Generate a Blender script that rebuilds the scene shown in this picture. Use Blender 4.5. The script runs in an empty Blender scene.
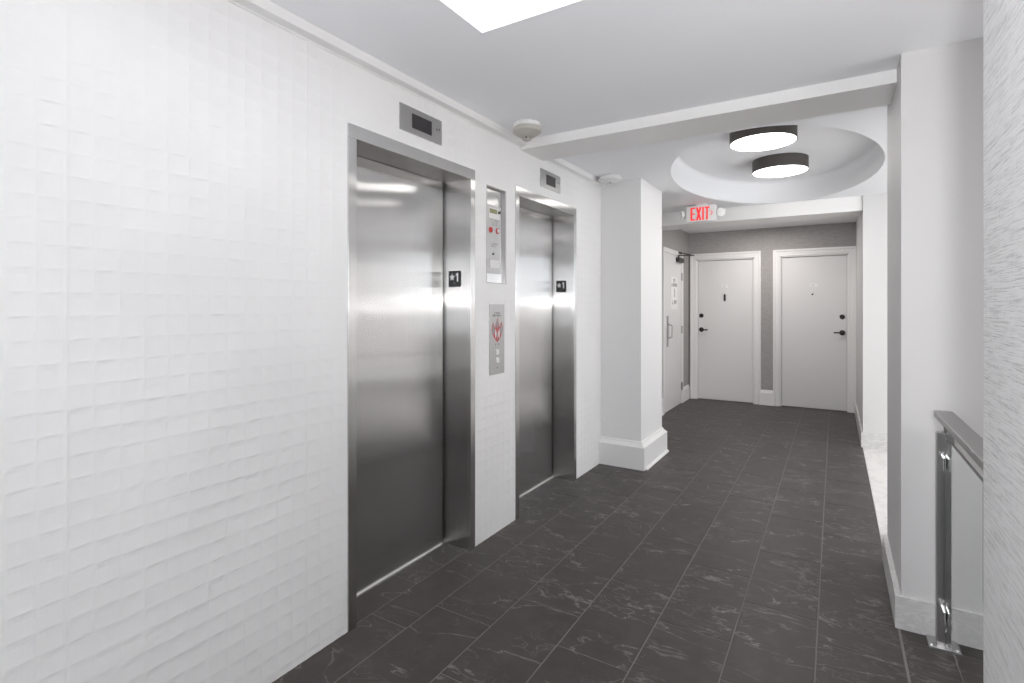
import bpy, bmesh, math, random
import numpy as np
from mathutils import Vector, Matrix
random.seed(7); rng = np.random.default_rng(7)
S = bpy.context.scene
C = S.collection
PI = math.pi
CAMH = 1.40
FPX = 528.0; VX = 835.0; HY = 306.0
YAW = math.atan((VX - 512) / FPX)

# ---------------------------------------------------------------- materials
def mat(name):
    m = bpy.data.materials.new(name); m.use_nodes = True
    nt = m.node_tree; b = nt.nodes['Principled BSDF']
    return m, nt, b
def N(nt, t, **kw):
    n = nt.nodes.new(t)
    for k, v in kw.items():
        if k in n.inputs: n.inputs[k].default_value = v
        else: setattr(n, k, v)
    return n
def L(nt, a, b): nt.links.new(a, b)
def ramp(nt, src, stops):
    r = nt.nodes.new('ShaderNodeValToRGB'); L(nt, src, r.inputs[0])
    e = r.color_ramp.elements
    while len(e) < len(stops): e.new(0.5)
    for i, (p, c) in enumerate(stops):
        e[i].position = p; e[i].color = (c, c, c, 1) if not isinstance(c, tuple) else (*c, 1)
    return r
def bump(nt, b, src, strength, dist):
    n = N(nt, 'ShaderNodeBump'); n.inputs['Strength'].default_value = strength
    n.inputs['Distance'].default_value = dist
    L(nt, src, n.inputs['Height']); L(nt, n.outputs[0], b.inputs['Normal']); return n
def plain(name, col, rough=.5, metal=0, spec=.5, nz=None):
    m, nt, b = mat(name)
    b.inputs['Base Color'].default_value = (*col, 1); b.inputs['Roughness'].default_value = rough
    b.inputs['Metallic'].default_value = metal; b.inputs['Specular IOR Level'].default_value = spec
    tc = N(nt, 'ShaderNodeTexCoord'); no = N(nt, 'ShaderNodeTexNoise', Scale=nz[0] if nz else 60., Detail=4.)
    L(nt, tc.outputs['Object'], no.inputs['Vector'])
    bump(nt, b, no.outputs[0], nz[1] if nz else .05, .002)
    return m
def emis(name, col, st):
    m, nt, b = mat(name)
    b.inputs['Base Color'].default_value = (.8, .8, .8, 1)
    b.inputs['Emission Color'].default_value = (*col, 1); b.inputs['Emission Strength'].default_value = st
    return m
def steel(name, col=(.62, .61, .60), rough=.19, aniso=.87, wob=.004):
    m, nt, b = mat(name)
    nt.nodes.remove(b)
    b = nt.nodes.new('ShaderNodeBsdfAnisotropic'); b.distribution = 'GGX'
    L(nt, b.outputs[0], nt.nodes['Material Output'].inputs[0])
    b.inputs['Roughness'].default_value = rough
    b.inputs['Anisotropy'].default_value = -aniso
    g = N(nt, 'ShaderNodeNewGeometry')
    cr = N(nt, 'ShaderNodeVectorMath', operation='CROSS_PRODUCT')
    L(nt, g.outputs['True Normal'], cr.inputs[0]); cr.inputs[1].default_value = (.01, .02, 1)
    nm = N(nt, 'ShaderNodeVectorMath', operation='NORMALIZE'); L(nt, cr.outputs[0], nm.inputs[0])
    L(nt, nm.outputs[0], b.inputs['Tangent'])
    tc = N(nt, 'ShaderNodeTexCoord')
    mp = N(nt, 'ShaderNodeMapping'); mp.inputs['Scale'].default_value = (160, 160, 1.5)
    L(nt, tc.outputs['Object'], mp.inputs[0])
    no = N(nt, 'ShaderNodeTexNoise', Scale=2., Detail=6.); L(nt, mp.outputs[0], no.inputs['Vector'])
    c = ramp(nt, no.outputs[0], [(.3, tuple(x * .93 for x in col)), (.7, tuple(min(1, x * 1.05) for x in col))])
    L(nt, c.outputs[0], b.inputs['Color'])
    mp2 = N(nt, 'ShaderNodeMapping'); mp2.inputs['Scale'].default_value = (.8, .8, 2.2)
    L(nt, tc.outputs['Object'], mp2.inputs[0])
    n2 = N(nt, 'ShaderNodeTexNoise', Scale=2.2, Detail=2.); L(nt, mp2.outputs[0], n2.inputs['Vector'])
    bump(nt, b, n2.outputs[0], wob, .05)
    return m

M = {}
M['paint'] = plain('wall_paint', (.80, .79, .785), .55, nz=(140, .04))
M['paint_ceiling'] = plain('ceiling_paint', (.92, .925, .945), .6, nz=(90, .03))
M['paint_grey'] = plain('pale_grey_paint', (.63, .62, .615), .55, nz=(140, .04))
M['trim'] = plain('trim_gloss_paint', (.82, .81, .80), .35, nz=(30, .03))
M['door_paint'] = plain('door_paint', (.75, .74, .735), .4, nz=(50, .04))
M['black'] = plain('black_metal', (.018, .016, .015), .4)
M['dark'] = plain('dark_gap', (.01, .01, .01), .8)
M['bronze'] = plain('dark_bronze', (.03, .026, .024), .38, .6)
M['closer'] = plain('closer_grey', (.06, .055, .05), .45, .5)
M['steel'] = steel('brushed_steel')
M['steel_frame'] = steel('frame_steel', (.64, .63, .62), .24, .80, .004)
M['steel_satin'] = steel('satin_panel_steel', (.50, .49, .485), .40, .4, .0)
M['rail_steel'] = steel('rail_steel', (.58, .575, .57), .30, .6, .0)
M['sill'] = steel('sill_aluminium', (.85, .84, .82), .35, .2, .0)
M['chrome'] = plain('polished_chrome', (.75, .75, .75), .1, 1)
M['white_plastic'] = plain('white_plastic', (.78, .78, .77), .4)
M['beige_plastic'] = plain('detector_beige', (.47, .45, .41), .45)
M['lamp_black'] = plain('lamp_black', (.075, .066, .062), .5)
M['lamp_glow'] = emis('lamp_diffuser', (1, .98, .95), 11)
M['panel_glow'] = emis('panel_diffuser', (.90, .95, 1), 1.35)
M['red_letter'] = emis('exit_red', (.9, .06, .06), .5)
M['red_letter'].node_tree.nodes['Principled BSDF'].inputs['Base Color'].default_value = (.8, .03, .04, 1)
M['exit_white'] = plain('exit_white', (.83, .83, .82), .4)
M['screen'] = plain('dark_screen', (.028, .024, .026), .25)
M['plate_black'] = plain('plate_black', (.02, .02, .022), .45)
M['plate_white'] = plain('plate_white', (.85, .85, .85), .5)
M['red_paint'] = plain('red_print', (.50, .045, .04), .5)
M['ink'] = plain('ink', (.10, .09, .09), .6)
M['paper'] = plain('paper', (.86, .85, .83), .6)
M['lcd'] = plain('lcd_green', (.20, .21, .08), .3)
M['print_white'] = plain('print_white', (.75, .74, .73), .5)
M['jewel'] = plain('red_jewel', (.45, .05, .05), .15)
M['ink_grey'] = plain('ink_grey', (.30, .285, .28), .6)
M['flame_grey'] = plain('flame_grey', (.33, .32, .32), .45, .3)

# dark marble-look floor tile with pale veins
def floor_mat():
    m, nt, b = mat('slate_tile')
    tc = N(nt, 'ShaderNodeTexCoord'); at = N(nt, 'ShaderNodeAttribute', attribute_name='tile')
    sc = N(nt, 'ShaderNodeVectorMath', operation='SCALE'); sc.inputs['Scale'].default_value = 37.
    L(nt, at.outputs['Color'], sc.inputs[0])
    ad = N(nt, 'ShaderNodeVectorMath', operation='ADD'); L(nt, tc.outputs['Object'], ad.inputs[0]); L(nt, sc.outputs[0], ad.inputs[1])
    def veins(scale, w, sx, sy, dist):
        mp = N(nt, 'ShaderNodeMapping'); mp.inputs['Scale'].default_value = (sx, sy, 1)
        mp.inputs['Rotation'].default_value = (0, 0, .55)
        L(nt, ad.outputs[0], mp.inputs[0])
        no = N(nt, 'ShaderNodeTexNoise', Scale=scale, Detail=5., Roughness=.55, Distortion=dist)
        L(nt, mp.outputs[0], no.inputs['Vector'])
        s = N(nt, 'ShaderNodeMath', operation='SUBTRACT'); L(nt, no.outputs[0], s.inputs[0]); s.inputs[1].default_value = .5
        a = N(nt, 'ShaderNodeMath', operation='ABSOLUTE'); L(nt, s.outputs[0], a.inputs[0])
        return ramp(nt, a.outputs[0], [(0, 1.), (w, 0.)]).outputs[0]
    v1 = veins(1.9, .010, .8, 2.2, .6)
    v2 = veins(5.5, .022, 1, 1.8, 1.2)
    n3 = N(nt, 'ShaderNodeTexNoise', Scale=2.6, Detail=3.); L(nt, ad.outputs[0], n3.inputs['Vector'])
    mask = ramp(nt, n3.outputs[0], [(.46, 0.), (.68, 1.)]).outputs[0]
    n4 = N(nt, 'ShaderNodeTexNoise', Scale=9., Detail=8., Roughness=.65); L(nt, ad.outputs[0], n4.inputs['Vector'])
    mm = N(nt, 'ShaderNodeMath', operation='MULTIPLY'); L(nt, v2, mm.inputs[0]); L(nt, mask, mm.inputs[1])
    m2 = N(nt, 'ShaderNodeMath', operation='MULTIPLY'); L(nt, mm.outputs[0], m2.inputs[0]); m2.inputs[1].default_value = .42
    # broken big vein
    m3 = N(nt, 'ShaderNodeMath', operation='MULTIPLY'); L(nt, v1, m3.inputs[0]); L(nt, ramp(nt, n4.outputs[0], [(.42, 0.), (.6, .75)]).outputs[0], m3.inputs[1])
    mx = N(nt, 'ShaderNodeMath', operation='MAXIMUM'); L(nt, m2.outputs[0], mx.inputs[0]); L(nt, m3.outputs[0], mx.inputs[1])
    base = ramp(nt, n4.outputs[0], [(.3, (.046, .039, .037)), (.62, (.061, .053, .050)), (.85, (.090, .080, .076))])
    mix = N(nt, 'ShaderNodeMix', data_type='RGBA'); L(nt, mx.outputs[0], mix.inputs[0])
    L(nt, base.outputs[0], mix.inputs[6]); mix.inputs[7].default_value = (.27, .25, .24, 1)
    L(nt, mix.outputs[2], b.inputs['Base Color'])
    b.inputs['Roughness'].default_value = .45; b.inputs['Specular IOR Level'].default_value = .32
    bump(nt, b, n4.outputs[0], .18, .004)
    return m
M['tile'] = floor_mat()
M['grout'] = plain('grout', (.19, .18, .17), .8)

def marble(name, base, dark, scale=2.5, rough=.3, amt=.8):
    m, nt, b = mat(name)
    tc = N(nt, 'ShaderNodeTexCoord')
    mp = N(nt, 'ShaderNodeMapping'); mp.inputs['Scale'].default_value = (1, 1, 2.8); mp.inputs['Rotation'].default_value = (.2, .3, .4)
    L(nt, tc.outputs['Object'], mp.inputs[0])
    no = N(nt, 'ShaderNodeTexNoise', Scale=scale, Detail=8., Roughness=.6, Distortion=1.0); L(nt, mp.outputs[0], no.inputs['Vector'])
    s = N(nt, 'ShaderNodeMath', operation='SUBTRACT'); L(nt, no.outputs[0], s.inputs[0]); s.inputs[1].default_value = .5
    a = N(nt, 'ShaderNodeMath', operation='ABSOLUTE'); L(nt, s.outputs[0], a.inputs[0])
    c = ramp(nt, a.outputs[0], [(0, dark), (.04, tuple(d * (1 - amt) + e * amt for d, e in zip(dark, base))), (.25, base)])
    L(nt, c.outputs[0], b.inputs['Base Color']); b.inputs['Roughness'].default_value = rough
    return m
M['marble'] = marble('white_marble_floor', (.74, .72, .70), (.62, .60, .58), 3., .3)
M['marble_base'] = marble('white_marble_skirting', (.68, .67, .66), (.56, .55, .54), 4., .35)

def linen(name, c1, c2, sv, str_, axis):
    # woven wallcovering: fine horizontal streaks
    m, nt, b = mat(name)
    tc = N(nt, 'ShaderNodeTexCoord'); mp = N(nt, 'ShaderNodeMapping')
    s = [sv[0]] * 3; s[2] = sv[1]
    mp.inputs['Scale'].default_value = s
    L(nt, tc.outputs['Object'], mp.inputs[0])
    no = N(nt, 'ShaderNodeTexNoise', Scale=1., Detail=3., Roughness=.6); L(nt, mp.outputs[0], no.inputs['Vector'])
    mp2 = N(nt, 'ShaderNodeMapping'); mp2.inputs['Scale'].default_value = (sv[1] * .9, sv[1] * .9, sv[0] * 1.5); L(nt, tc.outputs['Object'], mp2.inputs[0])
    n2 = N(nt, 'ShaderNodeTexNoise', Scale=1., Detail=2.); L(nt, mp2.outputs[0], n2.inputs['Vector'])
    ad = N(nt, 'ShaderNodeMath', operation='MULTIPLY_ADD'); L(nt, n2.outputs[0], ad.inputs[0]); ad.inputs[1].default_value = axis; L(nt, no.outputs[0], ad.inputs[2])
    c = ramp(nt, ad.outputs[0], [(.36 + axis * .5, c2), (.50 + axis * .5, c1)])
    L(nt, c.outputs[0], b.inputs['Base Color']); b.inputs['Roughness'].default_value = .75
    bump(nt, b, ad.outputs[0], str_, .002)
    return m
M['linen_light'] = linen('grasscloth_pale', (.87, .86, .855), (.60, .59, .58), (10, 460), .5, .25)
M['linen_grey'] = linen('woven_grey_wallcovering', (.38, .365, .355), (.31, .295, .285), (30, 160), .25, .8)

def relief_mat():
    m, nt, b = mat('white_relief_tile')
    tc = N(nt, 'ShaderNodeTexCoord')
    no = N(nt, 'ShaderNodeTexNoise', Scale=3., Detail=6.); L(nt, tc.outputs['Object'], no.inputs['Vector'])
    c = ramp(nt, no.outputs[0], [(.3, (.81, .80, .79)), (.7, (.85, .84, .83))])
    L(nt, c.outputs[0], b.inputs['Base Color']); b.inputs['Roughness'].default_value = .5
    n2 = N(nt, 'ShaderNodeTexNoise', Scale=45., Detail=4.); L(nt, tc.outputs['Object'], n2.inputs['Vector'])
    bump(nt, b, n2.outputs[0], .12, .003)
    return m
M['relief'] = relief_mat()

def glass_mat():
    m, nt, b = mat('clear_glass')
    b.inputs['Base Color'].default_value = (.95, .985, .975, 1)
    b.inputs['Roughness'].default_value = 0; b.inputs['Transmission Weight'].default_value = 1; b.inputs['IOR'].default_value = 1.5
    return m
M['glass'] = glass_mat()

# ---------------------------------------------------------------- mesh helpers
def obj(name, bm, m, parent=None, smooth=False, bevel=0, seg=2):
    me = bpy.data.meshes.new(name); bm.normal_update(); bm.to_mesh(me); bm.free()
    o = bpy.data.objects.new(name, me); C.objects.link(o)
    for mm in (m if isinstance(m, (list, tuple)) else [m]): me.materials.append(mm)
    if smooth:
        for p in me.polygons: p.use_smooth = True
        me.set_sharp_from_angle(angle=math.radians(35))
    if bevel:
        bv = o.modifiers.new('bevel', 'BEVEL'); bv.width = bevel; bv.segments = seg; bv.limit_method = 'ANGLE'; bv.angle_limit = math.radians(40)
    if parent:
        o.parent = parent
        o.matrix_parent_inverse = Matrix.Translation(-parent.location) if parent.type == 'EMPTY' and parent.parent is None else Matrix.Identity(4)
    return o
def B(bm, x0, x1, y0, y1, z0, z1, mi=0):
    v = [bm.verts.new((x, y, z)) for x in (x0, x1) for y in (y0, y1) for z in (z0, z1)]
    for f in ((0, 1, 3, 2), (4, 6, 7, 5), (0, 4, 5, 1), (2, 3, 7, 6), (0, 2, 6, 4), (1, 5, 7, 3)):
        bm.faces.new([v[i] for i in f]).material_index = mi
def box(*a):
    bm = bmesh.new(); B(bm, *a); bmesh.ops.recalc_face_normals(bm, faces=bm.faces); return bm
def boxes(lst):
    bm = bmesh.new()
    for a in lst: B(bm, *a)
    bmesh.ops.recalc_face_normals(bm, faces=bm.faces); return bm
def prism(pts, axis, a, b):
    """pts: outline in the two other axes (in x,y,z order), extruded along axis from a to b"""
    bm = bmesh.new()
    def P(u, v, w):
        return {0: (w, u, v), 1: (u, w, v), 2: (u, v, w)}[axis]
    lo = [bm.verts.new(P(u, v, a)) for u, v in pts]; hi = [bm.verts.new(P(u, v, b)) for u, v in pts]
    n = len(pts)
    bm.faces.new(lo); bm.faces.new(hi[::-1])
    for i in range(n): bm.faces.new((lo[i], lo[(i + 1) % n], hi[(i + 1) % n], hi[i]))
    bmesh.ops.recalc_face_normals(bm, faces=bm.faces); return bm
def lathe(prof, c, axis=2, seg=48, sgn=1):
    """prof: (radius, height) pairs; axis direction; closed at ends with r=0"""
    bm = bmesh.new(); rings = []
    for r, h in prof:
        if r < 1e-6:
            p = [0, 0, 0]; p[axis] = h * sgn; rings.append([bm.verts.new(Vector(c) + Vector(p))]); continue
        ring = []
        for k in range(seg):
            a = 2 * PI * k / seg; p = [0, 0, 0]; o = [i for i in range(3) if i != axis]
            p[axis] = h * sgn; p[o[0]] = r * math.cos(a); p[o[1]] = r * math.sin(a)
            ring.append(bm.verts.new(Vector(c) + Vector(p)))
        rings.append(ring)
    for A, Bq in zip(rings, rings[1:]):
        for k in range(seg):
            k2 = (k + 1) % seg
            if len(A) == 1 and len(Bq) == 1: continue
            if len(A) == 1: bm.faces.new((A[0], Bq[k], Bq[k2]))
            elif len(Bq) == 1: bm.faces.new((A[k], A[k2], Bq[0]))
            else: bm.faces.new((A[k], A[k2], Bq[k2], Bq[k]))
    bmesh.ops.recalc_face_normals(bm, faces=bm.faces); return bm
def tube(bm, p0, p1, r, seg=12):
    p0, p1 = Vector(p0), Vector(p1); d = (p1 - p0); z = d.normalized()
    x = z.orthogonal().normalized(); y = z.cross(x)
    A = []; Bq = []
    for k in range(seg):
        a = 2 * PI * k / seg; o = x * math.cos(a) * r + y * math.sin(a) * r
        A.append(bm.verts.new(p0 + o)); Bq.append(bm.verts.new(p1 + o))
    bm.faces.new(A); bm.faces.new(Bq[::-1])
    for k in range(seg): bm.faces.new((A[k], A[(k + 1) % seg], Bq[(k + 1) % seg], Bq[k]))
    bmesh.ops.recalc_face_normals(bm, faces=bm.faces)
def text_bm(s, size, M4, ext=.001, squeeze=1.0, align='CENTER', off=0):
    cu = bpy.data.curves.new('t', 'FONT'); cu.body = s; cu.size = size; cu.extrude = ext; cu.align_x = align; cu.align_y = 'CENTER'; cu.offset = off
    o = bpy.data.objects.new('t', cu); C.objects.link(o)
    bpy.context.view_layer.update()
    me = bpy.data.meshes.new_from_object(o.evaluated_get(bpy.context.evaluated_depsgraph_get()))
    bm = bmesh.new(); bm.from_mesh(me); bpy.data.objects.remove(o); bpy.data.curves.remove(cu); bpy.data.meshes.remove(me)
    bm.transform(M4 @ Matrix.Diagonal((squeeze, 1, 1, 1))); return bm
def flat(pts, M4, th=.001):
    """2-D outline in a local u,v plane, thickness th outwards, placed by matrix"""
    bm = bmesh.new(); lo = [bm.verts.new((u, v, 0)) for u, v in pts]; hi = [bm.verts.new((u, v, th)) for u, v in pts]
    n = len(pts); bm.faces.new(lo[::-1]); bm.faces.new(hi)
    for i in range(n): bm.faces.new((lo[i], lo[(i + 1) % n], hi[(i + 1) % n], hi[i]))
    bmesh.ops.recalc_face_normals(bm, faces=bm.faces); bm.transform(M4); return bm
def join(*bms):
    out = bmesh.new()
    for b in bms:
        me = bpy.data.meshes.new('j'); b.to_mesh(me); b.free(); out.from_mesh(me); bpy.data.meshes.remove(me)
    return out
# local frames: u = to the reader's right, v = up, w = outwards
def on_left_wall(x, y, z):   # faces +X
    return Matrix(((0, 0, 1, x), (1, 0, 0, y), (0, 1, 0, z), (0, 0, 0, 1)))
def on_far(x, y, z):         # faces -Y
    return Matrix(((1, 0, 0, x), (0, 0, -1, y), (0, 1, 0, z), (0, 0, 0, 1)))
def ubox(M4, u0, u1, v0, v1, w0, w1):
    bm = box(u0, u1, v0, v1, w0, w1); bm.transform(M4); bmesh.ops.recalc_face_normals(bm, faces=bm.faces); return bm
def marks(M4, u, v, w, h, seed, th=.0006, rows=1, gap=1.6):
    """lettering too small to read: letter-sized dark marks in a centred line"""
    r = random.Random(seed); bms = []
    for q in range(rows):
        x = u - w / 2 * (1 if q % 2 == 0 else .8); xe = -x + 2 * u; vv = v - q * h * gap
        while x < xe:
            cw = h * r.uniform(.45, .7)
            if r.random() > .12:
                t = h * .2
                bms.append(ubox(M4, x, x + t, vv, vv + h, 0, th))
                if r.random() > .4: bms.append(ubox(M4, x + t, x + cw, vv + h * .8, vv + h, 0, th))
                if r.random() > .5: bms.append(ubox(M4, x + t, x + cw, vv, vv + h * .2, 0, th))
                if r.random() > .5: bms.append(ubox(M4, x + cw - t, x + cw, vv + h * .2, vv + h * .8, 0, th))
            x += cw + h * .25
    return join(*bms)

def thing(name, label, cat, loc, group=None):
    o = bpy.data.objects.new(name, None); C.objects.link(o); o.location = loc; o.empty_display_size = .1
    o['label'] = label; o['category'] = cat
    if group: o['group'] = group
    return o
def struct(name, bm, m, label=None, **k):
    o = obj(name, bm, m, **k); o['kind'] = 'structure'
    if label: o['label'] = label
    return o
def sthing(name, loc, label):
    o = bpy.data.objects.new(name, None); C.objects.link(o); o.location = loc; o['kind'] = 'structure'
    if label: o['label'] = label
    return o

# ---------------------------------------------------------------- dimensions
WX = -1.785                # left relief wall face
CZ = 2.50                  # ceiling
YB = -2.6                  # wall behind the camera
E = [dict(y0=1.565, y1=2.500), dict(y0=2.957, y1=3.905)]
FW = .046; FTOP = 2.187; DX = -1.97
RX = .245                  # right column face

# ---------------------------------------------------------------- floor (tiles + grout)
def make_floor():
    bm = bmesh.new(); col = bm.loops.layers.float_color.new('tile')
    g = .0022
    phase = {-3: 1.718, -2: 1.718, -1: 1.718, 0: 1.921, 1: 2.187, 2: 1.958, 3: 2.348, 4: 2.10, 5: 1.93, 6: 2.14, 7: 1.8, 8: 2.3}
    def tile(x0, x1, y0, y1):
        if x1 - x0 < .006 or y1 - y0 < .006: return
        x0 += g; x1 -= g; y0 += g; y1 -= g; b = .0012
        lo = [bm.verts.new(p) for p in ((x0, y0, -.002), (x1, y0, -.002), (x1, y1, -.002), (x0, y1, -.002))]
        hi = [bm.verts.new(p) for p in ((x0 + b, y0 + b, 0), (x1 - b, y0 + b, 0), (x1 - b, y1 - b, 0), (x0 + b, y1 - b, 0))]
        c = (rng.random(), rng.random(), rng.random(), 1)
        fs = [bm.faces.new(hi)] + [bm.faces.new((lo[i], lo[(i + 1) % 4], hi[(i + 1) % 4], hi[i])) for i in range(4)]
        for f in fs:
            for l in f.loops: l[col] = c
    def column(k, x0, x1, ya, yb, ph=None):
        p = phase.get(k, 1.9) if ph is None else ph
        y = p - math.ceil((p - ya) / .61) * .61
        while y < yb:
            tile(x0, x1, max(y, ya), min(y + .61, yb)); y += .61
    # corridor columns; k=0 begins at x=-1.59
    for k in range(-1, 13):
        x0 = -1.59 + .305 * k; x1 = x0 + .305
        if k == -1: column(k, -1.80, x1, YB, 4.42)
        if k == -1: column(k, x0, x1, 5.1, 8.3)
        elif k <= 5:
            column(k, x0, min(x1, .235) if k == 5 else x1, YB, 8.3)
        else: column(k, max(x0, .24), x1, YB, 2.86)
    column(9, -2.0, -1.895, 5.1, 8.3, 1.9)
    for e in E: column(9, DX - .03, -1.80, e['y0'] + .01, e['y1'] - .01, 2.025 if e is E[0] else 3.3)
    n = len(bm.faces)
    # grout bed
    for a in ((-2.1, 2.4, YB - .1, 2.86), (-2.1, .235, 2.86, 8.46)):
        vs = [bm.verts.new(p) for p in ((a[0], a[2], -.0018), (a[1], a[2], -.0018), (a[1], a[3], -.0018), (a[0], a[3], -.0018))]
        bm.faces.new(vs).material_index = 1
        vs = [bm.verts.new(p) for p in ((a[0], a[2], -.08), (a[1], a[2], -.08), (a[1], a[3], -.08), (a[0], a[3], -.08))]
        bm.faces.new(vs[::-1]).material_index = 1
    return bm
struct('floor', make_floor(), [M['tile'], M['grout']], 'dark grey stone-look tile floor with pale veins')
struct('floor_marble', box(.237, 3.2, 3.50, 6.40, -.06, .0), M['marble'], 'pale marble floor of the side passage on the right')

# ---------------------------------------------------------------- left relief wall
def relief_wall(ya, yb, za, zb, holes):
    cw = .0638; ph = .0638
    oy = 1.359; oz = .991
    fr = (0, .12, .3, .5, .7, .88)
    ys = set([ya, yb]); zs = set([za, zb])
    i0 = math.floor((ya - oy) / cw); i1 = math.ceil((yb - oy) / cw)
    for i in range(i0, i1 + 1):
        for f in fr:
            y = oy + (i + f) * cw
            if ya < y < yb: ys.add(y)
    j0 = math.floor((za - oz) / ph); j1 = math.ceil((zb - oz) / ph)
    for j in range(j0, j1 + 1):
        for f in fr:
            z = oz + (j + f) * ph
            if za < z < zb: zs.add(z)
    for h in holes:
        for y in h[:2]: ys.add(y)
        for z in h[2:]: zs.add(z)
    ys = sorted(ys); zs = sorted(zs)
    def clean(a, keep):
        out = [a[0]]
        for v in a[1:]:
            if v - out[-1] < .0012:
                if v in keep: out[-1] = v
                continue
            out.append(v)
        return out
    kY = {h[0] for h in holes} | {h[1] for h in holes} | {ya, yb}; kZ = {h[2] for h in holes} | {h[3] for h in holes} | {za, zb}
    ys = clean(ys, kY); zs = clean(zs, kZ)
    dep = {}
    def hgt(y, z):
        a = (y - oy) / cw; b = (z - oz) / ph; i = math.floor(a + 1e-6); j = math.floor(b + 1e-6); u = a - i; v = b - j
        u = min(max(u, 0), 1); v = min(max(v, 0), 1)
        if (i, j) not in dep: dep[(i, j)] = (random.uniform(.0018, .0023), random.uniform(.60, .78), random.uniform(.35, .65))
        d, vc, uc = dep[(i, j)]
        # scooped cell: deepest a little above its middle
        su = 1 - abs((u - uc) / (uc if u < uc else 1 - uc)) ** 1.5
        sv = 1 - abs((v - vc) / (vc if v < vc else 1 - vc)) ** 1.5
        r = -d * max(0, su) ** .8 * max(0, sv) ** .9
        ridge = 0
        if i % 12 == 0 and u < .02: ridge = .0005
        
        return r + ridge
    bm = bmesh.new(); V = {}
    def vv(i, j):
        if (i, j) not in V: V[(i, j)] = bm.verts.new((WX + hgt(ys[i], zs[j]), ys[i], zs[j]))
        return V[(i, j)]
    for i in range(len(ys) - 1):
        ym = (ys[i] + ys[i + 1]) / 2
        for j in range(len(zs) - 1):
            zm = (zs[j] + zs[j + 1]) / 2
            if any(h[0] < ym < h[1] and h[2] < zm < h[3] for h in holes): continue
            bm.faces.new((vv(i, j), vv(i + 1, j), vv(i + 1, j + 1), vv(i, j + 1)))
    # backing slabs (real thickness) between the openings
    B(bm, -2.10, WX - .012, ya, E[0]['y0'] + .02, za, zb)
    B(bm, -2.10, WX - .012, E[0]['y1'] - .02, holes[2][0] - .004, za, zb)
    B(bm, -2.10, WX - .03, holes[2][0] - .004, holes[2][1] + .004, za, zb)
    B(bm, -2.10, WX - .012, holes[2][1] + .004, E[1]['y0'] + .02, za, zb)
    B(bm, -2.10, WX - .012, E[1]['y1'] - .02, yb, za, zb)
    B(bm, -2.10, WX - .012, E[0]['y0'] + .02, E[0]['y1'] - .02, FTOP - .02, zb)
    B(bm, -2.10, WX - .012, E[1]['y0'] + .02, E[1]['y1'] - .02, FTOP - .02, zb)
    return bm
P1 = (2.624, 2.838, 1.541, 2.128)
holes = [(E[0]['y0'] + .003, E[0]['y1'] - .003, -.01, FTOP - .003), (E[1]['y0'] + .003, E[1]['y1'] - .003, -.01, FTOP - .003), P1]
struct('wall_left', relief_wall(YB, 4.46, 0, 2.5, holes), M['relief'], 'white embossed grid tile wall around the lifts')

# ---------------------------------------------------------------- other walls
struct('wall_pilaster', box(-2.0, -1.420, 4.445, 5.085, 0, CZ), M['paint'], 'white painted pilaster between the lifts and the door alcove', bevel=.002)
struct('wall_alcove_left', box(-2.05, -1.895, 5.085, 8.25, 0, CZ), M['linen_grey'])
# openings for the doors are real recesses in the walls
D1 = (-1.777, -.990); D2 = (-.650, .148); DT = 2.092
def far_wall():
    return boxes([(-2.05, D1[0], 8.25, 8.40, 0, CZ), (D1[1], D2[0], 8.25, 8.40, 0, CZ), (D2[1], .40, 8.25, 8.40, 0, CZ),
                  (D1[0], D1[1], 8.25, 8.40, DT, CZ), (D2[0], D2[1], 8.25, 8.40, DT, CZ), (-2.05, .4, 8.40, 8.45, -.05, CZ)])
struct('wall_far', far_wall(), M['linen_grey'], 'grey woven wallcovering on the end wall')
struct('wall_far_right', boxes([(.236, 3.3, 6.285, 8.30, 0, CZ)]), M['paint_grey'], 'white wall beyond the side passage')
struct('wall_passage_end', boxes([(3.2, 3.3, 3.4, 6.285, 0, 1.4), (3.2, 3.3, 3.4, 6.285, 2.4, CZ), (3.2, 3.3, 3.4, 3.9, 1.4, 2.4), (3.2, 3.3, 6.0, 6.285, 1.4, 2.4)]), M['paint'])
w2 = sthing('window_2', (3.25, 4.95, 1.4), None)
obj('frame', boxes([(3.19, 3.28, 3.9, 3.95, 1.4, 2.4), (3.19, 3.28, 5.95, 6.0, 1.4, 2.4), (3.19, 3.28, 3.9, 6.0, 1.4, 1.45), (3.19, 3.28, 3.9, 6.0, 2.35, 2.4), (3.2, 3.27, 4.93, 4.97, 1.4, 2.4)]), M['trim'], w2)
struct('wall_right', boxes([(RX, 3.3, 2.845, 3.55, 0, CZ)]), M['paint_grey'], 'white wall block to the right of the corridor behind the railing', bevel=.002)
struct('wall_right_near', box(.345, .48, YB, .345 / .1815, 0, CZ), M['linen_light'], 'pale grasscloth wall at the right edge', bevel=.003)
struct('wall_stair_side', box(2.3, 2.4, YB, 2.9, 0, CZ), M['paint'])
# wall behind the camera with an added, unseen window that lets in fill light
WN = (-1.3, .15, .9, 2.25)
struct('wall_back', boxes([(-2.1, WN[0], YB - .12, YB, 0, CZ), (WN[1], 2.4, YB - .12, YB, 0, CZ), (WN[0], WN[1], YB - .12, YB, 0, WN[2]), (WN[0], WN[1], YB - .12, YB, WN[3], CZ)]), M['paint'])
wf = sthing('fill_window', (-.575, YB, WN[2]), None)
obj('frame', boxes([(WN[0], WN[0] + .05, YB - .1, YB + .02, WN[2], WN[3]), (WN[1] - .05, WN[1], YB - .1, YB + .02, WN[2], WN[3]),
    (WN[0], WN[1], YB - .1, YB + .02, WN[2], WN[2] + .05), (WN[0], WN[1], YB - .1, YB + .02, WN[3] - .05, WN[3]), (-.6, -.55, YB - .1, YB + .01, WN[2], WN[3])]), M['trim'], wf)

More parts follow.
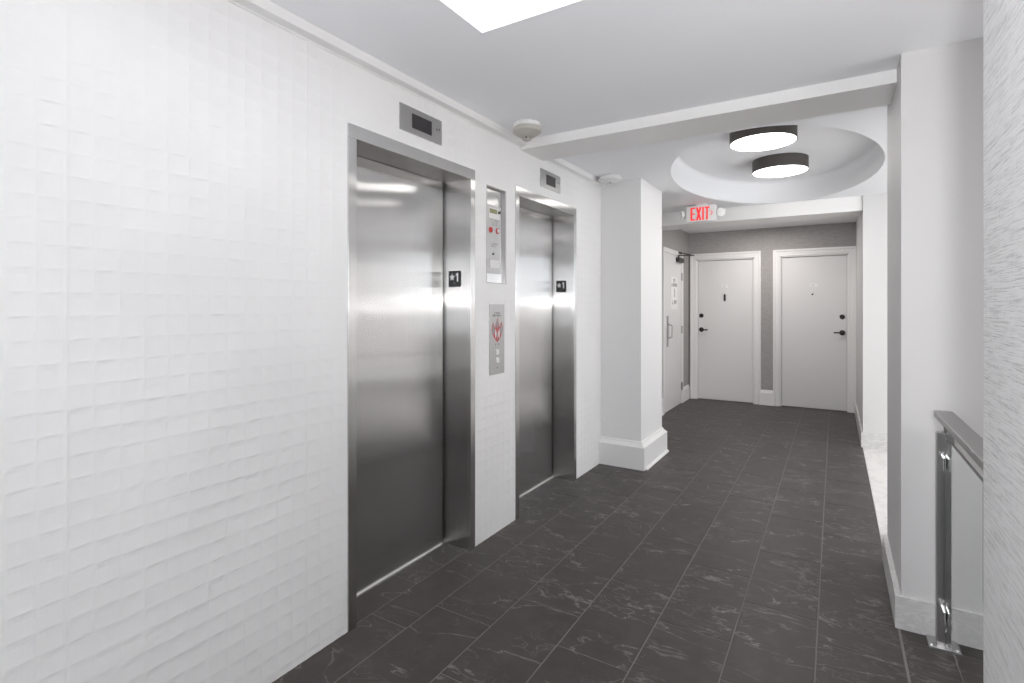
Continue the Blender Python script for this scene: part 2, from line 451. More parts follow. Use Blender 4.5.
# ---------------------------------------------------------------- ceilings
LW = (-1.213, -.05, -.05, 1.752)     # light well
struct('ceiling', boxes([(-2.1, 2.4, LW[3], 3.35, CZ, CZ + .1), (-2.1, LW[0], YB - .1, LW[3], CZ, CZ + .1), (LW[1], 2.4, YB - .1, LW[3], CZ, CZ + .1),
    (LW[0], LW[1], YB - .1, LW[2], CZ, CZ + .1)]), M['paint_ceiling'])
struct('ceiling_light_well', boxes([(LW[0] - .04, LW[0], LW[2] - .04, LW[3] + .04, CZ + .1, CZ + .34), (LW[1], LW[1] + .04, LW[2] - .04, LW[3] + .04, CZ + .1, CZ + .34),
    (LW[0], LW[1], LW[2] - .04, LW[2], CZ + .1, CZ + .34), (LW[0], LW[1], LW[3], LW[3] + .04, CZ + .1, CZ + .34),
    (LW[0] - .04, LW[1] + .04, LW[2] - .04, LW[3] + .04, CZ + .34, CZ + .37)]), M['paint_ceiling'], 'square recessed light well in the near ceiling')
# ceiling with the oval recess
EC = (-.447, 4.925); EA, EB = .768, 1.36; EZ = 2.72
def oval_ceiling():
    bm = bmesh.new(); x0, x1, y0, y1 = -2.05, 3.2, 3.34, 6.32
    angs = sorted(set([2 * PI * k / 144 for k in range(144)] + [math.atan2((y - EC[1]), (x - EC[0])) % (2 * PI) for x in (x0, x1) for y in (y0, y1)]))
    ring = []; outer = []; up = []; up2 = []; nr = []
    for a in angs:
        c, s = math.cos(a), math.sin(a)
        r = 1 / math.sqrt((c / EA) ** 2 + (s / EB) ** 2)
        R = min([((x1 if c > 0 else x0) - EC[0]) / c if abs(c) > 1e-9 else 1e9, ((y1 if s > 0 else y0) - EC[1]) / s if abs(s) > 1e-9 else 1e9])
        outer.append(bm.verts.new((EC[0] + R * c, EC[1] + R * s, CZ)))
        ring.append(bm.verts.new((EC[0] + r * c, EC[1] + r * s, CZ)))
        up.append(bm.verts.new((EC[0] + r * c * .985, EC[1] + r * s * .99, EZ - .03)))
        up2.append(bm.verts.new((EC[0] + r * c * .955, EC[1] + r * s * .97, EZ)))
    n = len(angs); sm = []
    for i in range(n):
        j = (i + 1) % n
        bm.faces.new((outer[i], outer[j], ring[j], ring[i]))
        for A, Bq in ((ring, up), (up, up2)): sm.append(bm.faces.new((A[i], A[j], Bq[j], Bq[i])))
    bm.faces.new(up2)
    # upper side so that the slab is solid
    B(bm, x0, x1, y0, y1, EZ + .02, EZ + .06)
    for f in sm: f.smooth = True
    return bm
o = struct('ceiling_oval', oval_ceiling(), M['paint_ceiling'], 'ceiling with an oval recess above the corridor')
# shallow beam across the corridor and deeper header before the alcove
struct('ceiling_beam', box(-2.0, RX + .02, 3.022, 3.342, 2.438, CZ + .02), M['trim'], 'shallow white beam across the ceiling', bevel=.002)
struct('ceiling_header', boxes([(-1.93, .236, 6.305, 6.70, 2.352, CZ + .05)]), M['trim'], 'deeper white header before the door alcove', bevel=.002)
struct('ceiling_alcove', box(-2.05, .4, 6.68, 8.40, CZ, CZ + .1), M['paint_ceiling'])

# crown along the left wall: bead, soffit, fascia
CP = [(WX - .004, 2.452), (WX + .006, 2.450), (WX + .008, 2.456), (WX + .044, 2.460), (WX + .046, 2.462), (WX + .046, CZ + .003), (WX - .004, CZ + .003)]
def crown(y0, y1): return prism(CP, 1, y0, y1)
struct('trim_1', join(crown(YB, 3.03), crown(3.335, 4.45)), M['trim'], 'white crown moulding along the left wall')
# base of the pilaster
def base_run(outline_fn, prof):
    bm = bmesh.new(); loops = []
    for off, z in prof:
        loops.append([bm.verts.new((x, y, z)) for x, y in outline_fn(off)])
    n = len(loops[0])
    for A, Bq in zip(loops, loops[1:]):
        for i in range(n): bm.faces.new((A[i], A[(i + 1) % n], Bq[(i + 1) % n], Bq[i]))
    bm.faces.new(loops[0]); bm.faces.new(loops[-1][::-1])
    bmesh.ops.recalc_face_normals(bm, faces=bm.faces); return bm
def po(off): return [(-1.99, 4.445 - off), (-1.42 + off, 4.445 - off), (-1.42 + off, 5.085 + off), (-1.99, 5.085 + off)]
struct('baseboard_pilaster', base_run(po, [(.040, 0), (.040, .190), (.036, .197), (.028, .200), (.024, .208), (.014, .216), (.010, .228), (.004, .236), (-.003, .238)]),
       M['trim'], 'tall white moulded base around the pilaster')
struct('trim_2', prism([(-1.381, 0), (-1.362, 0), (-1.364, .008), (-1.370, .015), (-1.381, .019)], 1, 4.44, 5.125), M['trim'], 'white shoe moulding at the foot of the pilaster')

# skirtings -----------------------------------------------------------
sk = .142
struct('baseboard_right', boxes([(RX - .022, RX + .001, 2.829, 3.55, 0, sk), (RX - .001, 3.3, 2.829, 2.846, 0, sk)]), M['marble_base'], 'white marble skirting around the right wall block', bevel=.0015)
struct('baseboard_far_right', boxes([(.237 - .017, .238, 6.268, 8.235, 0, .148), (.237, 3.2, 6.268, 6.287, 0, .148)]), M['marble_base'], 'marble skirting on the wall beyond the passage', bevel=.0015)
struct('baseboard_passage', boxes([(.245, 3.2, 3.55, 3.567, 0, sk), (3.183, 3.2, 3.55, 6.285, 0, sk)]), M['marble_base'])
def skirt_far(x0, x1): return prism([(8.252, 0), (8.232, 0), (8.232, .175), (8.238, .186), (8.242, .190), (8.242, .205), (8.246, .212), (8.252, .213)], 0, x0, x1)
struct('baseboard_far', join(skirt_far(-.912, -.742), box(-.912, -.742, 8.220, 8.236, 0, .018)), M['trim'], 'white skirting between the two end doors')
def skirt_left(y0, y1): return prism([(-1.897, 0), (-1.877, 0), (-1.877, .175), (-1.885, .19), (-1.889, .205), (-1.893, .213), (-1.897, .213)], 1, y0, y1)
struct('baseboard_alcove', join(skirt_left(5.13, 6.80), skirt_left(7.845, 8.232)), M['trim'], 'white skirting beside the stair door')

# ---------------------------------------------------------------- elevators
STAR = [( (.5 if k % 2 == 0 else .21) * math.sin(PI * k / 5), (.5 if k % 2 == 0 else .21) * math.cos(PI * k / 5)) for k in range(10)]
def elevator(e, label, grp):
    y0, y1 = e['y0'], e['y1']
    t = thing('elevator', label, 'elevator', (WX, (y0 + y1) / 2, 0), grp)
    proud = .006
    f0, f1 = WX - .02, WX + proud
    yi0, yi1 = y0 + FW, y1 - FW + .002; zi = 2.128
    # frame: jambs and head faces with turned-in reveals
    obj('jamb', boxes([(f0, f1, y0, yi0, 0, zi)]), M['steel_frame'], t, bevel=.0015)
    j2 = obj('jamb', boxes([(f0, f1, yi1, y1, 0, zi)]), M['steel_frame'], t, bevel=.0015)
    obj('header', boxes([(f0, f1, y0, y1, zi, FTOP)]), M['steel_frame'], t, bevel=.0015)
    obj('reveal', boxes([(-2.04, f0, yi1, yi1 + .02, 0, zi + .02)]), M['steel'], t)
    obj('reveal', boxes([(-2.04, f0, yi0 - .02, yi0, 0, zi + .02)]), M['steel'], t)
    obj('reveal', boxes([(DX + .006, f0, yi0, yi1, zi, zi + .02)]), M['steel'], t)['label'] = 'overhead steel soffit of the doorway'
    obj('door_panel', box(DX - .03, DX, yi0, yi1 - .017, .004, zi + .015), M['steel'], t, bevel=.002)['label'] = 'brushed steel sliding door'
    obj('back_panel', box(-2.06, -2.04, y0 - .03, y1 + .03, -.02, 2.25), M['dark'], t)
    obj('threshold', box(DX - .02, DX + .012, yi0, yi1 - .002, -.001, .006), M['sill'], t)['label'] = 'bright metal door sill'
    # floor-number plate on the far reveal
    Mp = on_far(-1.893, yi1, 1.558)
    pw, phh = .044, .047
    r = .008; pts = []
    for cx, cy, a0 in ((pw - r, phh - r, 0), (-pw + r, phh - r, 90), (-pw + r, -phh + r, 180), (pw - r, -phh + r, 270)):
        for q in range(4):
            a = math.radians(a0 + q * 30); pts.append((cx + r * math.cos(a), cy + r * math.sin(a)))
    pl = obj('number_plate', flat(pts, Mp, .003), M['plate_black'], t)
    pl['label'] = 'black plate with a star and the number 1'
    Mq = on_far(-1.893 - .018, yi1 - .003, 1.567)
    obj('star', flat([(u * .044, v * .048) for u, v in STAR], Mq, .001), M['plate_white'], pl)
    obj('digit', flat([(.020, -.025), (.020, .025), (.012, .025), (.002, .015), (.002, .009), (.011, .013), (.011, -.025)], on_far(-1.893 + .006, yi1 - .003, 1.567), .001), M['plate_white'], pl)
    dots = [ubox(Mp, -.012 + i * .005, -.010 + i * .005, -.030 + j * .005, -.028 + j * .005, .003, .0042) for i, j in ((0, 0), (0, 1), (2, 1), (3, 0), (3, 1))]
    obj('braille', join(*dots), M['plate_white'], pl)
    return t
elevator(E[0], 'near elevator entrance, wide brushed steel door and frame left of the call panel', 'elevator entrances in the white tile wall')
elevator(E[1], 'far elevator entrance, brushed steel door and frame beside the white pilaster', 'elevator entrances in the white tile wall')

# position indicators
def indicator(y, label):
    z = 2.316
    t = thing('floor_indicator', label, 'floor indicator', (WX, y, z - .064), 'floor indicators above the elevators')
    Mw = on_left_wall(WX, y, z)
    obj('face_plate', ubox(Mw, -.157, .157, -.064, .064, -.004, .005), M['steel_satin'], t, bevel=.001)
    obj('screen', ubox(Mw, -.074, .074, -.036, .036, .004, .0065), M['screen'], t)
    tri = [(-.006, -.007), (.006, -.007), (0, .006)]
    obj('arrow', flat([(u + .115, v + .01) for u, v in tri], Mw @ Matrix.Translation((0, 0, .005)), .001), M['ink'], t)
    obj('arrow', flat([(u + .135, -v + .01) for u, v in reversed(tri)], Mw @ Matrix.Translation((0, 0, .005)), .001), M['ink'], t)
    obj('screw', ubox(Mw, -.139, -.131, -.004, .004, .005, .0065), M['chrome'], t)
indicator(2.039, 'wide steel plate with a dark screen above the near elevator')
indicator(3.458, 'steel plate with a dark screen above the far elevator')

# fire-service panel (recessed)
def fire_panel():
    y0, y1, z0, z1 = P1
    t = thing('fire_service_panel', 'tall recessed steel panel with lcd and red jewels between the elevators', 'control panel', (WX, (y0 + y1) / 2, z0))
    d = .024
    obj('box_frame', boxes([(WX - d, WX + .004, y1 - .006, y1 + .002, z0, z1), (WX - d, WX + .002, y0 - .002, y0 + .003, z0, z1),
                            (WX - d, WX + .004, y0, y1, z1 - .004, z1 + .002), (WX - d, WX + .002, y0, y1, z0 - .002, z0 + .003)]), M['steel_satin'], t)
    obj('face_plate', box(WX - d - .002, WX - d + .003, y0, y1, z0, z1), M['steel_frame'], t)
    Mw = on_left_wall(WX - d + .003, 2.736, 0)
    obj('inner_plate', ubox(Mw, -.082, .078, 1.600, 2.020, 0, .003), M['steel_satin'], t, bevel=.001)
    Mw = on_left_wall(WX - d + .006, 2.736, 0)
    s = obj('lcd_surround', ubox(Mw, -.058, .064, 1.940, 2.006, 0, .0006), M['print_white'], t)
    obj('lcd', ubox(Mw, -.052, .030, 1.972, 2.000, .0006, .0016), M['lcd'], t)
    bm = bmesh.new(); tube(bm, Mw @ Vector((.050, 1.985, 0)), Mw @ Vector((.050, 1.985, .012)), .009); obj('key_switch', bm, M['closer'], t)
    for a in ((0, 1.925, .10, .009, 1), (0, 1.911, .08, .009, 4), (0, 1.898, .06, .008, 2)): obj('lettering', marks(Mw, *a), M['ink_grey'], t)
    for i, u in enumerate((-.041, .036)):
        rim = lathe([(0, 0), (.0185, 0), (.0185, .004), (.013, .006), (0, .006)], (0, 0, 0)); rim.transform(Mw @ Matrix.Translation((u, 1.868, 0)))
        j = obj('jewel_light', rim, M['red_paint'], t, smooth=True)
        dm = lathe([(0, .006), (.0125, .006), (.010, .010), (.005, .012), (0, .0125)], (0, 0, 0)); dm.transform(Mw @ Matrix.Translation((u, 1.868, 0)))
        obj('lens', dm, M['jewel'] if i == 0 else M['white_plastic'], j, smooth=True)
    obj('lettering', marks(Mw, 0, 1.780, .078, .010, 3, rows=2), M['ink_grey'], t)
    bm = bmesh.new(); tube(bm, Mw @ Vector((-.014, 1.722, 0)), Mw @ Vector((-.014, 1.722, .006)), .008); obj('key_switch', bm, M['ink'], t)
    obj('card_holder', join(ubox(Mw, -.055, .060, 1.636, 1.640, 0, .005), ubox(Mw, -.055, -.052, 1.64, 1.69, 0, .005), ubox(Mw, .057, .060, 1.64, 1.69, 0, .005), ubox(Mw, -.052, .057, 1.64, 1.685, 0, .002)), M['print_white'], t)
fire_panel()

# call panel with flame pictogram
def call_panel():
    yc = 2.7355; z0, z1 = .980, 1.411
    t = thing('call_button_panel', 'steel call button panel with a red flame pictogram between the elevators', 'call panel', (WX, yc, z0))
    Mw = on_left_wall(WX, yc, 0)
    obj('face_plate', ubox(Mw, -.081, .081, z0, z1, -.004, .005), M['steel_satin'], t, bevel=.001)
    Mw = on_left_wall(WX + .005, yc, 0)
    for a in ((0, 1.352, .060, .009, 5), (0, 1.336, .112, .010, 6), (0, 1.158, .04, .009, 7)): obj('lettering', marks(Mw, *a), M['ink'], t)
    # flame: outline ring + inner tongues
    out = [(0, 1.176), (-.030, 1.200), (-.056, 1.228), (-.064, 1.255), (-.058, 1.280), (-.046, 1.300), (-.042, 1.284), (-.030, 1.272), (-.020, 1.262), (-.018, 1.285), (-.010, 1.306), (.006, 1.330),
           (.012, 1.306), (.020, 1.285), (.019, 1.262), (.030, 1.275), (.046, 1.304), (.058, 1.280), (.062, 1.255), (.055, 1.228), (.030, 1.200)]
    pg = obj('flame_sign', flat(out[::-1], Mw, .0006), M['red_paint'], t); pg['label'] = 'red and grey flame emblem'
    def tongue(cx, zb, zt, w, m, th=.0012):
        p = [(cx, zb), (cx + w * .7, zb + (zt - zb) * .25), (cx + w, zb + (zt - zb) * .5), (cx + w * .55, zb + (zt - zb) * .8), (cx, zt), (cx - w * .55, zb + (zt - zb) * .8), (cx - w, zb + (zt - zb) * .5), (cx - w * .7, zb + (zt - zb) * .25)]
        obj('flame_tongue', flat(p, Mw, th), m, pg)
    tongue(-.044, 1.216, 1.290, .015, M['flame_grey']); tongue(.044, 1.216, 1.292, .015, M['flame_grey'])
    tongue(0, 1.255, 1.320, .0145, M['flame_grey'])
    tongue(-.019, 1.198, 1.262, .0085, M['print_white']); tongue(.019, 1.198, 1.262, .0085, M['print_white']); tongue(0, 1.184, 1.250, .0075, M['flame_grey'])
    for z in (1.117, 1.064):
        b = obj('call_button', ubox(Mw, -.018, .018, z - .019, z + .019, 0, .004), M['chrome'], t, bevel=.002)
        obj('button_light', ubox(Mw, -.006, .012, z - .010, z + .010, .004, .0055), M['print_white'], b)
    obj('keyhole', ubox(Mw, -.006, .006, 1.016, 1.021, 0, .001), M['ink'], t)
call_panel()

# ---------------------------------------------------------------- smoke detectors
def detector(x, y, r, h, m, label, tabs):
    t = thing('smoke_detector', label, 'smoke detector', (x, y, CZ), 'smoke detectors on the ceiling')
    c = (x, y, CZ)
    b = obj('base', lathe([(0, 0), (r * .86, 0), (r * .92, .006), (r * .92, h * .25), (0, h * .25)], c, sgn=-1), M['white_plastic'], t, smooth=True)
    if tabs:
        bm = bmesh.new()
        for k in range(14):
            a = 2 * PI * k / 14; ca, sa = math.cos(a), math.sin(a)
            bb = box(-.006, .006, -.009, .009, -h * .24, -.002)
            bb.transform(Matrix.Translation((x + ca * r * .93, y + sa * r * .93, CZ)) @ Matrix.Rotation(a, 4, 'Z'))
            me = bpy.data.meshes.new('q'); bb.to_mesh(me); bb.free(); bm.from_mesh(me); bpy.data.meshes.remove(me)
        obj('vent_ring', bm, M['white_plastic'], t)
    obj('body', lathe([(0, h * .25), (r * .96, h * .25), (r, h * .32), (r, h * .50), (r * .92, h * .56), (r * .88, h * .57), (r * .62, h * .72), (r * .36, h * .80), (r * .33, h * .80), (0, h * .80)], c, sgn=-1), m, t, smooth=True)
    # sensing chamber: posts and cap with dark slots
    obj('chamber', lathe([(0, h * .79), (r * .24, h * .79), (r * .24, h * .90), (0, h * .90)], c, sgn=-1, seg=24), M['dark'], t)
    bm = bmesh.new()
    for k in range(6):
        a = 2 * PI * k / 6 + .3
        B(bm, x + r * .27 * math.cos(a) - .005, x + r * .27 * math.cos(a) + .005, y + r * .27 * math.sin(a) - .005, y + r * .27 * math.sin(a) + .005, CZ - h * .91, CZ - h * .79)
    obj('cage', bm, m, t)
    obj('cap', lathe([(0, h * .90), (r * .32, h * .90), (r * .30, h * .94), (r * .14, h), (0, h)], c, sgn=-1, seg=24), m, t, smooth=True)
detector(-1.585, 2.765, .086, .104, M['beige_plastic'], 'cream smoke detector on a slotted white base before the ceiling beam', True)
detector(-1.630, 4.262, .098, .070, M['white_plastic'], 'flat white smoke detector beside the top of the pilaster', False)

# ---------------------------------------------------------------- drum lamps in the oval recess
def drum(x, y, label):
    t = thing('ceiling_lamp', label, 'ceiling lamp', (x, y, EZ), 'round drum lamps in the oval ceiling recess')
    zb = 2.612; r = .228
    obj('lamp_shade', lathe([(0, EZ), (r, EZ), (r, zb), (r - .005, zb), (r - .005, zb + .008), (0, zb + .008)], (x, y, 0), seg=72), M['lamp_black'], t, smooth=True)['label'] = 'black metal drum'
    obj('diffuser', lathe([(0, zb + .006), (r - .006, zb + .006), (r - .007, zb + .001), (0, zb)], (x, y, 0), seg=72), M['lamp_glow'], t, smooth=True)['label'] = 'glowing white diffuser'
drum(-.458, 4.315, 'black drum ceiling lamp with white glow, the nearer one, touching the oval rim')
drum(-.425, 5.330, 'black drum ceiling lamp with white glow, the farther one in the oval recess')

# light-well luminous panel
t = thing('light_panel', 'bright white light panel inside the square ceiling recess', 'light panel', ((LW[0] + LW[1]) / 2, (LW[2] + LW[3]) / 2, CZ + .34))
obj('diffuser', box(LW[0] + .10, LW[1] - .10, LW[2] + .10, LW[3] - .10, CZ + .318, CZ + .334), M['panel_glow'], t)
obj('panel_frame', boxes([(LW[0] + .08, LW[0] + .10, LW[2] + .08, LW[3] - .08, CZ + .31, CZ + .34), (LW[1] - .10, LW[1] - .08, LW[2] + .08, LW[3] - .08, CZ + .31, CZ + .34),
    (LW[0] + .08, LW[1] - .08, LW[2] + .08, LW[2] + .10, CZ + .31, CZ + .34), (LW[0] + .08, LW[1] - .08, LW[3] - .10, LW[3] - .08, CZ + .31, CZ + .34)]), M['trim'], t)

# ---------------------------------------------------------------- exit sign with emergency heads
def exit_sign():
    Y = 5.95; x0, x1, z0, z1 = -1.388, -1.078, 2.312, 2.484
    xc, zc = (x0 + x1) / 2, (z0 + z1) / 2
    t = thing('exit_sign', 'white sign with red EXIT letters and two small lamp heads, hung from the ceiling', 'exit sign', (xc, Y, CZ))
    w, h, r = (x1 - x0) / 2, (z1 - z0) / 2, .018; pts = []
    for cx, cy, a0 in ((w - r, h - r, 0), (-w + r, h - r, 90), (-w + r, -h + r, 180), (w - r, -h + r, 270)):
        for q in range(5):
            a = math.radians(a0 + q * 22.5); pts.append((cx + r * math.cos(a), cy + r * math.sin(a)))
    body = obj('housing', flat(pts, on_far(xc, Y + .035, zc), .07), M['exit_white'], t, bevel=.003)
    obj('canopy', box(xc - .06, xc + .06, Y - .03, Y + .03, z1 - .002, CZ), M['exit_white'], t, bevel=.003)
    Mt = on_far(xc - .018, Y - .0355, zc - .002)
    # stroke letters E X I T, each its own piece
    H = .070; T = .015
    def poly(lst): return join(*[flat(p, Mt, .0015) for p in lst])
    def rect(u0, u1, v0, v1): return [(u0, v0), (u1, v0), (u1, v1), (u0, v1)]
    e0 = -.090
    obj('letter', poly([rect(e0, e0 + .020, -H, H), rect(e0 + .020, e0 + .050, H - T, H), rect(e0 + .020, e0 + .044, -T / 2, T / 2), rect(e0 + .020, e0 + .050, -H, -H + T)]), M['red_letter'], body)['label'] = 'red letter E'
    xx = -.033
    obj('letter', poly([[(xx, -H), (xx + .020, -H), (xx + .058, H), (xx + .038, H)]]), M['red_letter'], body)['label'] = 'red letter X, first stroke'
    obj('letter', poly([[(xx + .038, -H), (xx + .058, -H), (xx + .020, H), (xx, H)]]), M['red_letter'], body)['label'] = 'red letter X, second stroke'
    obj('letter', poly([rect(.032, .050, -H, H)]), M['red_letter'], body)['label'] = 'red letter I'
    obj('letter', poly([rect(.073, .091, -H, H - T), rect(.057, .107, H - T, H)]), M['red_letter'], body)['label'] = 'red letter T'
    obj('chevron', poly([[(.118, -.024), (.126, -.024), (.140, 0), (.132, 0)], [(.132, 0), (.140, 0), (.126, .024), (.118, .024)]]), M['red_letter'], body)
    for s, x in ((-1, x0 - .040), (1, x1 + .045)):
        z = 2.398
        hd = lathe([(0, -.032), (.018, -.030), (.034, -.010), (.046, .012), (.046, .020), (.040, .021), (.036, .014), (0, .010)], (0, 0, 0), seg=32)
        rot = Matrix.Rotation(s * .35, 4, 'Z') if s > 0 else Matrix.Rotation(-1.15, 4, 'Z')
        # lathe axis Z -> towards -Y
        hd.transform(Matrix.Translation((x, Y, z)) @ rot @ Matrix.Rotation(PI / 2, 4, 'X'))
        ho = obj('lamp_head', hd, M['exit_white'], t, smooth=True)
        ln = lathe([(0, .0105), (.035, .0145), (.022, .019), (0, .021)], (0, 0, 0), seg=32)
        ln.transform(Matrix.Translation((x, Y, z)) @ rot @ Matrix.Rotation(PI / 2, 4, 'X'))
        obj('lens', ln, M['white_plastic'], ho, smooth=True)
        bm = bmesh.new(); tube(bm, (x1 - .002 if s > 0 else x0 + .002, Y, z), (x - s * .018, Y, z), .009); obj('bracket', bm, M['exit_white'], t)
exit_sign()

# ---------------------------------------------------------------- doors
def casing(x0, x1, zt, y):
    """mitred casing as a stepped profile round a door opening x0..x1"""
    w = .092
    prof = [(0, 0), (.0, -.008), (.010, -.014), (.022, -.012), (.030, -.016), (.060, -.018), (.070, -.026), (w, -.028), (w, 0)]
    bm = bmesh.new(); loops = []
    for o, d in prof:
        a = [(x0 - o, 0), (x0 - o, zt + o), (x1 + o, zt + o), (x1 + o, 0)]
        loops.append([bm.verts.new((x, y + d, z)) for x, z in a])
    for A, Bq in zip(loops, loops[1:] + loops[:1]):
        for i in range(3): bm.faces.new((A[i], A[i + 1], Bq[i + 1], Bq[i]))
    bm.faces.new([l[0] for l in loops]); bm.faces.new([l[3] for l in loops][::-1])
    bmesh.ops.recalc_face_normals(bm, faces=bm.faces); return bm
def lever(parent, x, y, z, s):
    ro = lathe([(0, 0), (.034, 0), (.034, .008), (.028, .012), (.013, .014), (.013, .045), (0, .045)], (0, 0, 0), seg=32)
    ro.transform(Matrix.Translation((x, y, z)) @ Matrix.Rotation(PI / 2, 4, 'X'))
    h = obj('handle', ro, M['bronze'], parent, smooth=True)
    obj('lever', box(min(x, x + s * .098), max(x, x + s * .098), y - .052, y - .040, z - .009, z + .009), M['bronze'], h, bevel=.004)
def end_door(n, d, hx, s, kx, knocker):
    x0, x1 = d
    t = sthing('door_%d' % n, ((x0 + x1) / 2, 8.25, 0), 'white flush door, ' + ('left of the two end doors, with a knocker' if knocker else 'right of the two end doors, with a small peephole'))
    Y = 8.275
    obj('casing', casing(x0, x1, DT, 8.25), M['trim'], t)
    obj('jamb', boxes([(x0 - .001, x0 + .012, 8.25, 8.33, 0, DT), (x1 - .012, x1 + .001, 8.25, 8.33, 0, DT), (x0, x1, 8.25, 8.33, DT - .012, DT + .001)]), M['trim'], t)
    leaf = obj('door_leaf', box(x0 + .015, x1 - .015, Y, Y + .04, .008, DT - .015), M['door_paint'], t, bevel=.002)
    db = lathe([(0, 0), (.031, 0), (.031, .008), (.024, .016), (.010, .018), (0, .018)], (0, 0, 0), seg=32)
    db.transform(Matrix.Translation((hx, Y, 1.256)) @ Matrix.Rotation(PI / 2, 4, 'X')); obj('deadbolt', db, M['bronze'], t, smooth=True)
    lever(t, hx, Y, 1.045, s)
    pl = obj('number_plate', box(kx - .045, kx + .045, Y - .003, Y, 1.665, 1.705), M['plate_white'], t, bevel=.001)
    obj('lettering', marks(on_far(kx, Y - .003, 0), 0, 1.677, .045, .016, 11 + n), M['ink_grey'], pl)
    if knocker:
        k = obj('knocker', box(kx - .013, kx + .013, Y - .012, Y, 1.475, 1.575), M['bronze'], t, bevel=.005)
        bm = bmesh.new(); tube(bm, (kx, Y - .012, 1.56), (kx, Y - .020, 1.56), .010); tube(bm, (kx, Y - .016, 1.56), (kx, Y - .020, 1.49), .006); obj('striker', bm, M['bronze'], k)
    else:
        ph = lathe([(0, 0), (.012, 0), (.012, .004), (.008, .006), (0, .006)], (0, 0, 0), seg=20)
        ph.transform(Matrix.Translation((kx - .012, Y, 1.560)) @ Matrix.Rotation(PI / 2, 4, 'X')); obj('peephole', ph, M['bronze'], t)
        bl = lathe([(0, 0), (.008, 0), (.007, .003), (0, .003)], (0, 0, 0), seg=20)
        bl.transform(Matrix.Translation((kx - .012, Y, 1.612)) @ Matrix.Rotation(PI / 2, 4, 'X')); obj('door_bell', bl, M['white_plastic'], t)
end_door(1, D1, -1.716, 1, -1.385, True)
end_door(2, D2, .082, -1, -.250, False)

# stair door in the alcove's left wall (surface seen at a slant)
def side_door():
    y0, y1, zt = 6.86, 7.768, 2.105; X = -1.895
    t = sthing('door_3', (X, (y0 + y1) / 2, 0), 'white stair door with a closer and a paper notice in the left wall of the alcove')
    bm = bmesh.new(); w = .06
    prof = [(0, 0), (0, .014), (.02, .018), (w, .020), (w, 0)]; loops = []
    for o, d in prof: loops.append([bm.verts.new((X + d, y, z)) for y, z in ((y0 - o, 0), (y0 - o, zt + o), (y1 + o, zt + o), (y1 + o, 0))])
    for A, Bq in zip(loops, loops[1:] + loops[:1]):
        for i in range(3): bm.faces.new((A[i], A[i + 1], Bq[i + 1], Bq[i]))
    bm.faces.new([l[0] for l in loops]); bm.faces.new([l[3] for l in loops][::-1]); bmesh.ops.recalc_face_normals(bm, faces=bm.faces)
    obj('casing', bm, M['trim'], t)
    obj('door_leaf', box(X - .001, X + .008, y0 + .003, y1 - .003, .008, zt - .003), M['door_paint'], t, bevel=.001)
    for z in (1.82, 1.06, .25):
        bm = bmesh.new(); tube(bm, (X + .018, y1 + .004, z - .055), (X + .018, y1 + .004, z + .055), .009)
        B(bm, X + .004, X + .012, y1 - .03, y1 + .004, z - .055, z + .055); obj('hinge', bm, M['steel_satin'], t)
    h = obj('pull_plate', box(X + .008, X + .011, 6.98, 7.06, .86, 1.27), M['steel_satin'], t)
    bm = bmesh.new()
    tube(bm, (X + .011, 7.05, 1.16), (X + .058, 7.06, 1.14), .008); tube(bm, (X + .058, 7.06, 1.14), (X + .058, 7.06, .99), .008); tube(bm, (X + .058, 7.06, .99), (X + .011, 7.05, .97), .008)
    obj('pull_handle', bm, M['steel_satin'], h)
    c = obj('door_closer', box(X + .009, X + .060, 7.44, 7.72, 2.015, 2.075), M['closer'], t, bevel=.004); c['label'] = 'dark grey door closer'
    bm = bmesh.new()
    tube(bm, (X + .035, 7.50, 2.08), (X + .035, 7.50, 2.115), .010)
    tube(bm, (X + .035, 7.50, 2.105), (X + .16, 7.86, 2.130), .009); tube(bm, (X + .16, 7.86, 2.130), (X + .03, 7.62, 2.150), .007)
    B(bm, X - .001, X + .03, 7.55, 7.70, 2.135, 2.165)
    obj('closer_arm', bm, M['closer'], c)
side_door()
# paper notice on the stair door
t = thing('notice_sign', 'tall narrow white notice with dark lettering on the stair door', 'notice', (-1.887, 7.36, 1.363))
Mw = on_left_wall(-1.887, 7.362, 0)
pp = obj('sheet', ubox(Mw, -.165, .165, 1.352, 1.800, 0, .002), M['paper'], t)
Mw2 = on_left_wall(-1.885, 7.362, 0)
for a in ((0, 1.728, .10, .044, 21), (0, 1.668, .29, .044, 22), (0, 1.425, .22, .052, 24)): obj('lettering', marks(Mw2, *a), M['ink'], pp)
obj('symbol', ubox(Mw2, -.016, .016, 1.52, 1.64, 0, .0008), M['ink_grey'], pp)

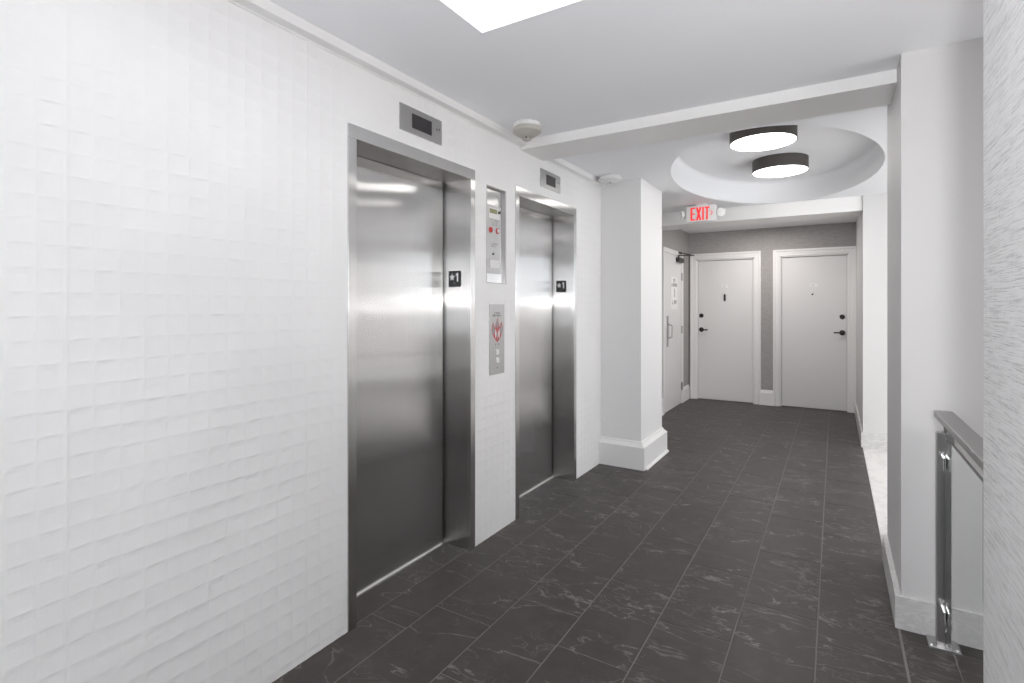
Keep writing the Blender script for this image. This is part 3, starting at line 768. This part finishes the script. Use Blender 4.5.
# ---------------------------------------------------------------- railing with glass
def railing():
    ye = .345 / .1815
    t = thing('glass_railing', 'brushed steel post and handrail with a clear glass panel at the right wall end', 'railing', (.385, 2.775, 0))
    obj('base_plate', box(.328, .434, 2.735, 2.822, 0, .010), M['rail_steel'], t, bevel=.001)
    # post of two flat bars with a slit between
    obj('post', boxes([(.357, .384, 2.760, 2.795, .009, .880), (.387, .414, 2.760, 2.795, .009, .880), (.384, .387, 2.768, 2.787, .02, .87)]), M['rail_steel'], t, bevel=.002)
    for sx in (.337, .425):
        bm = lathe([(0, 0), (.006, 0), (.006, .003), (.003, .006), (0, .006)], (sx, 2.748, .010), seg=16); obj('bolt', bm, M['chrome'], t, smooth=True)
    obj('handrail', box(.345, .407, ye + .002, 2.748, .948, .974), M['rail_steel'], t, bevel=.003)
    bm = bmesh.new(); tube(bm, (.384, 2.775, .878), (.384, 2.745, .905), .008); tube(bm, (.384, 2.745, .905), (.384, 2.735, .95), .008); obj('rail_bracket', bm, M['chrome'], t)
    g = obj('glass_panel', box(.380, .390, ye + .004, 2.728, .090, .868), M['glass'], t); g['label'] = 'clear glass panel'
    for z in (.765, .150):
        cl = obj('glass_clamp', boxes([(.369, .379, 2.700, 2.762, z - .027, z + .027), (.391, .400, 2.700, 2.762, z - .027, z + .027), (.374, .396, 2.730, 2.762, z - .022, z + .022)]), M['chrome'], t, bevel=.003)
railing()

# ---------------------------------------------------------------- lights
w = bpy.data.worlds.new('World'); S.world = w; w.use_nodes = True
bg = w.node_tree.nodes['Background']; bg.inputs[0].default_value = (.86, .93, 1, 1); bg.inputs[1].default_value = 5.2
def area(name, loc, rot, sx, sy, p, col=(1, 1, 1)):
    l = bpy.data.lights.new(name, 'AREA'); l.shape = 'RECTANGLE'; l.size = sx; l.size_y = sy; l.energy = p; l.color = col
    o = bpy.data.objects.new(name, l); o.location = loc; o.rotation_euler = rot; C.objects.link(o); return o

area('passage_fill', (2.25, 3.60, 1.35), (PI / 2, 0, 0), 1.5, 1.5, 44, (1, .99, .98))  # added fill on the hidden passage wall, where no window stands

area('alcove_fill', (-.8, 7.5, 2.47), (0, 0, 0), .5, .3, 11.5, (1, .95, .92))  # added overhead fill for the door alcove, no known fitting
area('stair_overhead_fill', (1.3, 1.4, 2.46), (0, 0, 0), .6, .6, 4, (1, .97, .96))  # unseen lamp added to lift the area behind the railing
area('stair_side_fill', (2.27, 2.05, 1.25), (0, PI / 2, 0), 1.5, 1.3, 19, (1, .98, .97))  # added side fill through the railing gap onto the lower left wall
def aim(o, p):
    o.rotation_euler = (Vector(p) - o.location).to_track_quat('-Z', 'Y').to_euler()
aim(area('forward_fill', (.21, -.12, 1.46), (0, 0, 0), .22, .06, 33, (.985, .975, .985)), (1.25, 1.95, 3.75))  # extra lamp added beside the camera to brighten ceiling and beam
fl = bpy.data.lights.new('photographer_flash', 'POINT'); fl.energy = 3.2; fl.shadow_soft_size = .12; fl.color = (1, .96, .94)
fo = bpy.data.objects.new('photographer_flash', fl); fo.location = (.02, -.12, 1.46); C.objects.link(fo)

# ---------------------------------------------------------------- camera
cam = bpy.data.cameras.new('camera'); co = bpy.data.objects.new('camera', cam); C.objects.link(co); S.camera = co
cam.sensor_width = 36; cam.lens = FPX * 36 / 1024; cam.shift_y = -(341.5 - HY) / 1024
cam.clip_start = .02
co.location = (0, 0, CAMH); co.rotation_euler = (PI / 2, 0, YAW)
S.view_settings.view_transform = 'Standard'; S.view_settings.look = 'None'; S.view_settings.gamma = 1
S.view_settings.use_curve_mapping = False; S.view_settings.exposure = 0.3
